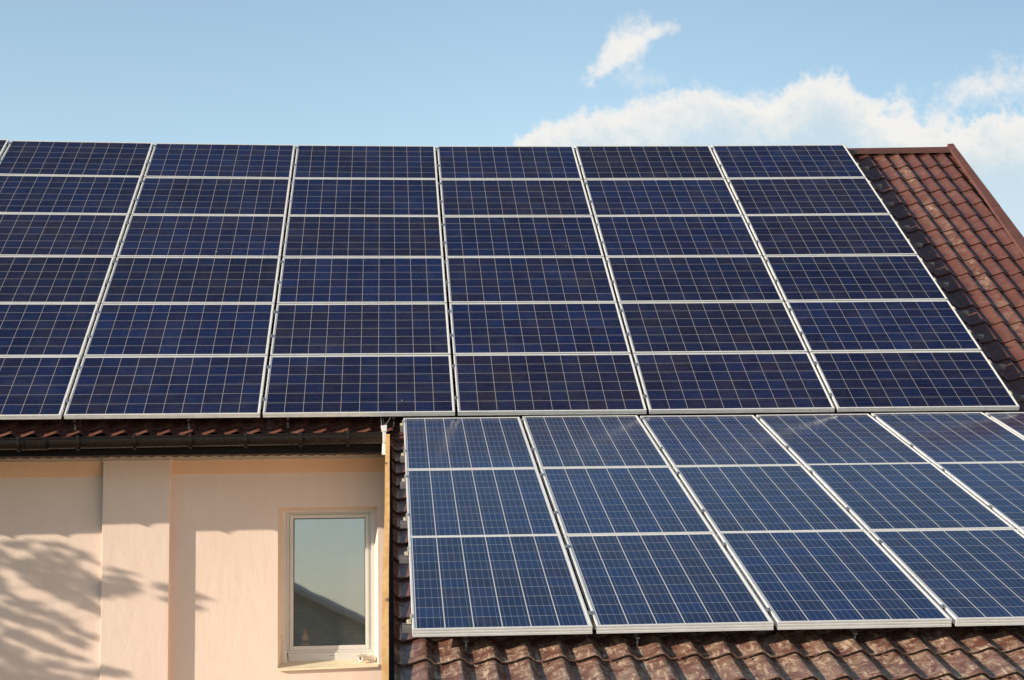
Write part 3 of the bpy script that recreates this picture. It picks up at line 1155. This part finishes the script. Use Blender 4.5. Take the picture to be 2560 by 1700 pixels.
b.tube([bc + Vector((0, -0.024, -0.01)), bc + Vector((-0.01, -0.034, 0.012)), bc + Vector((0.008, -0.036, 0.024)), bc + Vector((0.018, -0.032, 0.005)), bc + Vector((0.004, -0.028, -0.022)), bc + Vector((0.02, -0.03, -0.044))], 0.0035, 6)
b.build('mounting_loop', M['camwhite'], sc_t, smooth=True)
b = MB()
b.tube_prof(Vector((-0.742, 0.873, -2.179)), Vector((0, 0, 1)), [(0, 0.026), (0.008, 0.026), (0.010, 0.011), (0.026, 0.011)], 16)
b.build('foot', M['camwhite'], sc_t, smooth=True)
# thin wire looped on the left reveal
wl = MB()
pts = []
for k in range(14):
    t = k / 13
    z = -2.185 + 0.26 * min(1, t * 1.15)
    pts.append((-1.5625 + 0.010 * math.sin(t * 9) + 0.008 * (t ** 2), 0.845 + 0.05 * t, z))
wl.tube(pts, 0.003, 6)
tag(wl.build('wire', M['mold'], None, smooth=True), 'thin tan wire hanging against the left reveal of the window', 'wire')

# thin cable clipped along the top of the wall
pts = []
clips = [-4.3, -3.90, -3.395, -2.96, -2.53, -2.10, -1.72, -1.32, -0.90, -0.66]
def cable_y(x):
    return PY - 0.022 if -3.112 < x < -2.513 else WY - 0.070
def cz(x):
    return -0.3545
wc = MB()
for k in range(len(clips) - 1):
    for j in range(8):
        t = j / 8
        x = clips[k] + (clips[k + 1] - clips[k]) * t
        droop = -0.0075 * math.sin(math.pi * t) * (0.5 + (k * 37 % 10) / 10)
        pts.append((x, cable_y(x), cz(x) + droop))
pts.append((clips[-1], cable_y(clips[-1]), cz(0)))
wc.tube(pts, 0.0032, 6)
cab = wc.build('cable', M['cable'], None, smooth=True)
tag(cab, 'thin pale cable clipped along the wall just below the eaves', 'cable')
for x in clips[1:-1]:
    b = MB()
    b.box(x - 0.004, x + 0.004, cable_y(x) - 0.006, cable_y(x) + 0.012, -0.368, -0.348)
    b.build('clip', M['mold'], cab)

# white cable trunking at the gutter end, with the array's leads
ct = thing('cable_trunking', 'white plastic cable trunking standing against the end of the dark gutter', 'trunking', (-0.615, -0.06, -0.37))
b = MB()
b.box(-0.634, -0.603, -0.095, -0.055, -0.266, -0.150)
b.build('duct', M['conduit'], ct, bevel=0.003)
b = MB()
b.hexa([(-0.641, -0.102, -0.172), (-0.598, -0.102, -0.172), (-0.598, -0.05, -0.172), (-0.641, -0.05, -0.172),
        (-0.649, -0.105, -0.120), (-0.596, -0.105, -0.114), (-0.596, -0.045, -0.114), (-0.649, -0.045, -0.120)])
b.build('collar', M['conduit'], ct, bevel=0.003)
b = MB()
b.hexa([(-0.641, -0.085, -0.366), (-0.604, -0.085, -0.366), (-0.604, -0.048, -0.366), (-0.641, -0.048, -0.366),
        (-0.637, -0.085, -0.268), (-0.602, -0.085, -0.268), (-0.602, -0.048, -0.268), (-0.637, -0.048, -0.268)])
b.build('elbow', M['conduit'], ct, bevel=0.006)
for k, (xa, xb, zb) in enumerate(((-0.643, -0.647, -0.03), (-0.630, -0.626, -0.03), (-0.620, -0.628, -0.025), (-0.612, -0.570, -0.02))):
    b = MB()
    b.tube([(xa, -0.075, -0.135), (xa, -0.07, -0.11), ((xa + xb) / 2, -0.04, -0.085), (xb, 0.02, zb - 0.03), (xb, 0.12, zb + 0.02)], 0.0033, 6)
    b.build('cable', M['steel'] if k in (0, 3) else M['black_cable'], ct, smooth=True)

# timber board along the left verge of the lower roof
tb = MB()
ss = [-0.185, -1.2, -2.4, -3.4, -4.4, -5.4, -6.6]
for k in range(len(ss) - 1):
    ring = []
    for s in (ss[k], ss[k + 1]):
        sh = 0.004 * (s + 0.19) + 0.003 * math.sin(2.1 * s)
        x0, x1 = -0.607 + sh, -0.573 + sh * 0.75
        ring.append([P2(x0, s, -0.235), P2(x1, s, -0.235), P2(x1, s, -0.098), P2(x0, s, -0.098)])
    for j in range(4):
        jj = (j + 1) % 4
        tb.quad(tuple(ring[0][j]), tuple(ring[0][jj]), tuple(ring[1][jj]), tuple(ring[1][j]))
    if k == 0:
        tb.quad(*[tuple(p) for p in ring[0]])
    if k == len(ss) - 2:
        tb.quad(*[tuple(p) for p in ring[1]])
bmx = tb.build('timber_board', M['wood'], None)
tag(bmx, 'long pale timber board fixed on edge along the left side of the lower roof', 'board')


# ------------------------------------------------------------------ solar panels
def frame_mesh(w, h, depth, lipw, name):
    d = depth
    prof = [(0.03, -d), (0.0, -d), (0.0, -d * 0.74), (0.0016, -d * 0.70), (0.0016, -d * 0.60), (0.0, -d * 0.56), (0.0, -d * 0.38),
            (0.0016, -d * 0.34), (0.0016, -d * 0.24), (0.0, -d * 0.20), (0.0, -0.0012), (0.0012, 0.0), (lipw, 0.0), (lipw, -0.0045)]
    b = MB()
    corners = [(-w / 2, 0, 1, 1), (w / 2, 0, -1, 1), (w / 2, h, -1, -1), (-w / 2, h, 1, -1)]
    k = len(prof)
    for (cx, cy, sx, sy) in corners:
        for (o, z) in prof:
            b.v.append((cx + sx * o, cy + sy * o, z))
    for c in range(4):
        c2 = (c + 1) % 4
        for q in range(k - 1):
            b.f.append((c * k + q, c2 * k + q, c2 * k + q + 1, c * k + q + 1))
    me = bpy.data.meshes.new(name)
    me.from_pydata(b.v, [], b.f)
    me.materials.append(M['alu'])
    return me


def sheet_mesh(w, h, lipw, nx, ny, mat, name, mx, my):
    e = lipw - 0.0005
    x0, x1, y0, y1 = -w / 2 + e, w / 2 - e, e, h - e
    me = bpy.data.meshes.new(name)
    me.from_pydata([(x0, y0, -0.003), (x1, y0, -0.003), (x1, y1, -0.003), (x0, y1, -0.003)], [], [(0, 1, 2, 3)])
    uvl = me.uv_layers.new(name='UVMap')
    px = (w - 2 * mx) / nx
    py = (h - 2 * my) / ny
    U = lambda x: (x + w / 2 - mx) / px
    V = lambda y: (y - my) / py
    for i, (x, y) in enumerate(((x0, y0), (x1, y0), (x1, y1), (x0, y1))):
        uvl.data[i].uv = (U(x), V(y))
    me.materials.append(mat)
    return me


def back_mesh(w, h, name):
    me = bpy.data.meshes.new(name)
    a = 0.012
    me.from_pydata([(-w / 2 + a, a, -0.006), (w / 2 - a, a, -0.006), (w / 2 - a, h - a, -0.006), (-w / 2 + a, h - a, -0.006)], [], [(3, 2, 1, 0)])
    me.materials.append(M['white'])
    return me


W1, H1 = CW1 - 0.026, RH1 - 0.021
W2, H2 = CW2 - 0.025, RH2 - 0.013
fm1 = frame_mesh(W1, H1, 0.040, 0.012, 'frame')
sm1 = sheet_mesh(W1, H1, 0.012, 10, 6, M['cell_a'], 'cell_sheet', 0.020, 0.018)
bk1 = back_mesh(W1, H1, 'backsheet')
fm2 = frame_mesh(W2, H2, 0.046, 0.012, 'frame')
sm2 = sheet_mesh(W2, H2, 0.012, 6, 10, M['cell_b'], 'cell_sheet', 0.021, 0.020)
bk2 = back_mesh(W2, H2, 'backsheet')


def panel(label, group, loc, axes, meshes, twist):
    root = thing('solar_panel', label, 'solar panel', loc, (0, 0, 0), group, world_parts=False)
    ex, es = axes
    ex = ex.normalized()
    nz_ = ex.cross(es).normalized()
    ey = nz_.cross(ex)
    mt = Matrix((ex, ey, nz_)).transposed().to_4x4() @ Matrix.Rotation(twist[0], 4, 'X') @ Matrix.Rotation(twist[1], 4, 'Y')
    mt.translation = loc
    root.matrix_world = mt
    for nm, me in zip(('frame', 'cell_sheet', 'backsheet'), meshes):
        o = bpy.data.objects.new(nm, me)
        C.objects.link(o)
        o.parent = root
    return root


rowname = ['bottom', 'fifth', 'fourth', 'third', 'second', 'top']
colname = {-1: 'far left column beyond the picture edge', 0: 'leftmost column cut by the picture edge', 1: 'second column from the left',
           2: 'third column from the left', 3: 'third column from the right', 4: 'second column from the right', 5: 'rightmost column beside the bare tiles'}
rp = random.Random(11)
for r in range(6):
    for c in range(-1, 6):
        xc = (c - 3 + 0.5) * CW1
        loc = P1(xc, r * RH1 + 0.0, 0.0)
        panel('landscape solar panel, main roof, %s row, %s' % (rowname[r], colname[c]),
              'landscape panels on the main roof', loc, (P1(xc + 0.8, r * RH1) - P1(xc - 0.8, r * RH1), P1(xc, r * RH1 + 1) - P1(xc, r * RH1)), (fm1, sm1, bk1), (R(rp.uniform(-0.12, 0.12)), R(rp.uniform(-0.08, 0.08))))
rown2 = ['top', 'middle', 'bottom']
coln2 = ['leftmost column beside the timber board', 'second column from the left', 'third column from the left', 'fourth column from the left',
         'fifth column from the left', 'sixth column at the right picture edge']
for r in range(3):
    for c in range(6):
        loc = P2(L0.x + (c + 0.5) * CW2, -(r + 1) * RH2 + 0.006, 0.0)
        panel('portrait solar panel, lower roof, %s row, %s' % (rown2[r], coln2[c]),
              'portrait panels on the lower roof', loc, (P2(1, 0) - P2(0, 0), P2(0, 1) - P2(0, 0)), (fm2, sm2, bk2), (R(rp.uniform(-0.15, 0.15)), R(rp.uniform(-0.12, 0.12))))


# ------------------------------------------------------------------ mounting rails with clamps and hanger bolts
def rail_mesh(x0, x1, hgt, hw=0.014, sg=None):
    a, t, lp = hw, 0.003, hw * 0.42
    prof = [(-a, 0), (-a, -hgt), (a, -hgt), (a, 0), (a - lp, 0), (a - lp, -t), (a - t, -t), (a - t, -hgt + t), (-a + t, -hgt + t), (-a + t, -t), (-a + lp, -t), (-a + lp, 0)]
    b = MB()
    for k in range(12 if sg else 1):
        n_ = 12 if sg else 1
        xa, xb = x0 + (x1 - x0) * k / n_, x0 + (x1 - x0) * (k + 1) / n_
        b.sweep_x(prof, xa, xb, sg(xa) if sg else 0, sg(xb) if sg else 0, closed=True, caps=False)
    return b


def local_obj(b, name, mat, parent):
    me = bpy.data.meshes.new(name)
    me.from_pydata(b.v, [], b.f)
    bm = bmesh.new()
    bm.from_mesh(me)
    bmesh.ops.recalc_face_normals(bm, faces=bm.faces)
    bm.to_mesh(me)
    bm.free()
    me.materials.append(mat)
    o = bpy.data.objects.new(name, me)
    C.objects.link(o)
    o.parent = parent
    return o


mc = MB()                             # mid clamp: bolt head, bridge and stem between two frames
mc.box(-0.0095, 0.0095, -0.030, 0.030, -0.038, -0.030)
mc.box(-0.0165, 0.0165, -0.026, 0.026, 0.0004, 0.0022)
mc.box(-0.0085, -0.0060, -0.028, 0.028, -0.030, 0.0005)
mc.box(0.0060, 0.0085, -0.028, 0.028, -0.030, 0.0005)
mc.tube_prof(Vector((0, 0, 0.0022)), Vector((0, 0, 1)), [(0, 0.006), (0.005, 0.006)], 6)
ecm = MB()                            # end clamp: Z shaped with a foot on the rail
ecm.box(-0.004, 0.010, -0.028, 0.028, 0.0005, 0.004)
ecm.box(0.006, 0.010, -0.028, 0.028, -0.030, 0.0005)
ecm.box(0.006, 0.030, -0.028, 0.028, -0.034, -0.030)
ecm.tube_prof(Vector((0.019, 0, -0.030)), Vector((0, 0, 1)), [(0, 0.007), (0.012, 0.007)], 6)
hb = MB()
hb.tube_prof(Vector((0, 0, -0.128)), Vector((0, 0, 1)), [(0, 0.014), (0.006, 0.014), (0.008, 0.0052), (0.05, 0.0052)], 10)
hb.tube_prof(Vector((0, 0, -0.098)), Vector((0, 0, 1)), [(0, 0.009), (0.006, 0.009)], 6)
proto = {}


def sub(kind, b, mat, parent, mt):
    if kind not in proto:
        o = local_obj(b, kind[0], mat, parent)
        o.matrix_local = mt
        proto[kind] = o
        return o
    return inst(proto[kind], parent, mt)


s_up = [0.235, 0.80, 1.382, 1.864, 2.489, 2.954, 3.418, 3.87, 4.49, 5.003, 5.528, 6.057]
ordn = ['lowest', 'second lowest', 'third from the bottom', 'fourth from the bottom', 'fifth from the bottom', 'sixth from the bottom',
        'sixth from the top', 'fifth from the top', 'fourth from the top', 'third from the top', 'second from the top', 'topmost']
for k, s in enumerate(s_up):
    rt = thing('mounting_rail', 'aluminium rail poking out at the right of the main roof panels, %s' % ordn[k], 'rail', P1(0, s, -0.040), (TH1, 0, 0),
               'mounting rails under the main roof panels', world_parts=False)
    local_obj(rail_mesh(-6.70, 5.133 + 0.006 * math.sin(k * 2.3), 0.040, sg=lambda x: sag(x, s) - sag(0, s)), 'rail', M['rail'], rt)
    rh = 0.040
    for c in range(-3, 3):
        sub(('clamp', 'mid'), mc, M['rail'], rt, Matrix.Translation((c * CW1, 0, rh + sag(c * CW1, s) - sag(0, s))))
    sub(('clamp', 'end'), ecm, M['clamp'], rt, Matrix.Translation((3 * CW1 - 0.0135, 0, rh + sag(5, s) - sag(0, s))))
    if k == 0:
        for x in (-4.2, -3.243, -2.286, -1.446, -0.538):
            sub(('hanger_bolt', 'a'), hb, M['steel'], rt, Matrix.Translation((x, -0.19, 0.0)) @ Matrix.Rotation(0.0, 4, 'X'))
        b = MB()
        for x in (-4.2, -3.243, -2.286, -1.446, -0.538):
            b.box(x - 0.012, x + 0.012, -0.205, 0.0, -0.0465, -0.0415)
        local_obj(b, 'bolt_plate', M['steel'], rt)
s_lo = [-0.125, -1.115, -1.855, -2.825, -3.563, -4.765]
ordl = ['topmost', 'second from the top', 'third from the top', 'third from the bottom', 'second from the bottom', 'lowest']
for k, s in enumerate(s_lo):
    rt = thing('mounting_rail', 'aluminium rail end with cream clamp left of the lower roof panels, %s' % ordl[k], 'rail', P2(0, s, -0.046), (TH2, 0, 0),
               'mounting rails under the lower roof panels', world_parts=False)
    local_obj(rail_mesh((-0.486, -0.493, -0.499, -0.507, -0.518, -0.511)[k], 5.72, 0.044, 0.018), 'rail', M['rail'], rt)
    rh = 0.046
    for c in range(1, 6):
        sub(('clamp', 'mid2'), mc, M['rail'], rt, Matrix.Translation((L0.x + c * CW2, 0, rh)))
    sub(('clamp', 'end'), ecm, M['clamp'], rt, Matrix.Translation((L0.x + 0.0115, 0, rh)) @ Matrix.Rotation(math.pi, 4, 'Z'))
    if k == 5:
        for x in (-0.158, 0.804, 2.049, 3.05, 4.05):
            sub(('hanger_bolt', 'a'), hb, M['steel'], rt, Matrix.Translation((x, -0.125, 0.010)))
        b = MB()
        for x in (-0.158, 0.804, 2.049, 3.05, 4.05):
            b.box(x - 0.012, x + 0.012, -0.14, 0.0, -0.0585, -0.0535)
        local_obj(b, 'bolt_plate', M['steel'], rt)


# ------------------------------------------------------------------ the neighbour's gable, seen mirrored in the window
nb_ = thing('neighbour_house', 'grey block gable house standing opposite, mirrored in the window pane', 'house', (-6.0, -21.0, GZ))
ny = -17.0
pk = Vector((-6.5, ny, 0.60))
ex = 3.0
b = MB()
ez = pk.z - (ex - pk.x) * 0.475
xl = pk.x - (ex - pk.x)
i0 = len(b.v)
for y in (ny, ny - 8):
    b.v += [(xl, y, GZ), (ex, y, GZ), (ex, y, ez), (pk.x, y, pk.z), (xl, y, ez)]
b.f += [(0, 1, 2, 3, 4), (9, 8, 7, 6, 5), (0, 5, 6, 1), (1, 6, 7, 2), (0, 4, 9, 5)]
b.build('wall', M['block'], nb_)
b = MB()
o = 0.35
for sx in (1, -1):
    x1_ = pk.x + sx * (ex - pk.x + o)
    z1_ = pk.z - (ex - pk.x + o) * 0.475
    b.hexa([(pk.x, ny + 0.3, pk.z + 0.01), (x1_, ny + 0.3, z1_ + 0.01), (x1_, ny - 8.3, z1_ + 0.01), (pk.x, ny - 8.3, pk.z + 0.01),
            (pk.x, ny + 0.3, pk.z + 0.11), (x1_, ny + 0.3, z1_ + 0.11), (x1_, ny - 8.3, z1_ + 0.11), (pk.x, ny - 8.3, pk.z + 0.11)])
b.build('roof', M['mold'], nb_)

# ------------------------------------------------------------------ tree left of the house whose shade falls on the wall
tx, ty = -10.3, -1.10
tree = thing('tree', 'leafy tree left of the picture throwing dappled shade on the wall', 'tree', (tx, ty, GZ))
rt_ = random.Random(21)
b = MB()
b.tube([(tx, ty, GZ), (tx + 0.05, ty, -4.6), (tx - 0.03, ty + 0.05, -2.8), (tx + 0.02, ty, -1.5), (tx, ty, 0.0)], [0.16, 0.13, 0.10, 0.07, 0.02], 10)
# leafy sprays, each given by the patch of the wall its shade covers: x, z, half length, half width, tilt
patches = [(60, 800, 90, 22, 10), (230, 795, 130, 12, 8), (400, 830, 120, 14, 20), (480, 885, 90, 12, 22), (300, 880, 130, 38, 15),
           (250, 950, 190, 50, 18), (430, 985, 150, 50, 22), (110, 925, 120, 36, 15), (530, 1055, 80, 44, 20), (380, 1080, 170, 40, 22),
           (230, 1020, 140, 34, 20), (500, 1150, 90, 26, 20), (660, 1055, 90, 24, 12), (770, 1110, 130, 36, 5), (690, 1120, 90, 24, 0),
           (860, 1060, 100, 20, 12), (830, 1005, 90, 11, 10), (890, 1105, 75, 22, 10), (1125, 1105, 60, 17, 15), (1125, 1165, 42, 14, 15),
           (1175, 1112, 30, 7, 10), (60, 1110, 100, 26, 20), (180, 1150, 140, 30, 18), (330, 1220, 130, 24, 20), (450, 1290, 110, 19, 18),
           (540, 1330, 50, 11, 18), (610, 1200, 50, 17, 25), (80, 1200, 120, 34, 15), (250, 1260, 130, 24, 18), (400, 1330, 110, 21, 20),
           (470, 1380, 50, 12, 20), (60, 1290, 80, 18, 15), (150, 1330, 140, 22, 15), (300, 1400, 140, 22, 15), (400, 1430, 80, 16, 15),
           (50, 1400, 90, 40, 10), (120, 1490, 160, 40, 8), (330, 1480, 120, 22, 12), (60, 1545, 120, 40, 0), (250, 1565, 150, 26, 5),
           (420, 1560, 160, 22, 8), (500, 1520, 80, 14, 15), (640, 1535, 120, 24, 12), (780, 1560, 140, 20, 10), (300, 1680, 300, 60, 6),
           (-90, 860, 110, 60, 12), (-90, 1010, 110, 60, 14), (-90, 1180, 110, 60, 14), (-90, 1350, 110, 60, 10), (-90, 1520, 110, 60, 5),
           (-260, 900, 130, 90, 12), (-260, 1150, 130, 90, 12), (-260, 1400, 130, 90, 8), (60, 1690, 200, 60, 4), (-200, 1640, 180, 80, 0)]
lv = MB()
for (u, v, ha, hb_, ang) in patches:
    px, py = u / 2.24, 1000 + v / 2.24
    xw = -3.97 + 0.00331 * px
    zw = -0.881 - 0.00349 * (py - 1300)
    k = 0.00149
    t0 = rt_.uniform(4.3, 5.6)
    c = Vector((xw, WY, zw)) + SUN * t0
    h = Vector((tx + rt_.uniform(-0.05, 0.05), ty, min(-0.15, c.z - 0.30 - 0.3 * rt_.random())))
    md = h.lerp(c, 0.55) + Vector((0, 0, 0.10))
    if rt_.random() < 0.3:
        b.tube([h, md, c], [0.009, 0.005, 0.002], 5)
    area = math.pi * ha * hb_ * k * k
    ca, sa = math.cos(R(ang)), math.sin(R(ang))
    for q in range(max(6, int(area / 0.0010 * (3.2 if u > 590 else 2.1)))):
        while True:
            e1, e2 = rt_.uniform(-1, 1), rt_.uniform(-1, 1)
            if e1 * e1 + e2 * e2 < 1:
                break
        ax_, bz_ = e1 * ha * k * 1.05, e2 * hb_ * k * 1.15
        xx = xw + ax_ * ca + bz_ * sa
        zz = zw - ax_ * sa + bz_ * ca
        p = Vector((xx, WY, zz)) + SUN * (t0 + rt_.gauss(0, 0.12))
        L = rt_.uniform(0.040, 0.070)
        d = Vector((rt_.gauss(0, 1), rt_.gauss(0, 1), rt_.gauss(-0.3, 0.5))).normalized()
        n = d.cross(Vector((rt_.gauss(0, 1), rt_.gauss(0, 1), rt_.gauss(0, 1)))).normalized()
        e = n * L * 0.30
        lv.quad(tuple(p - d * L * 0.5), tuple(p + e), tuple(p + d * L * 0.5), tuple(p - e))
b.build('trunk', M['bark'], tree, smooth=True)
lv.build('crown', M['leaf'], tree, normals=False)
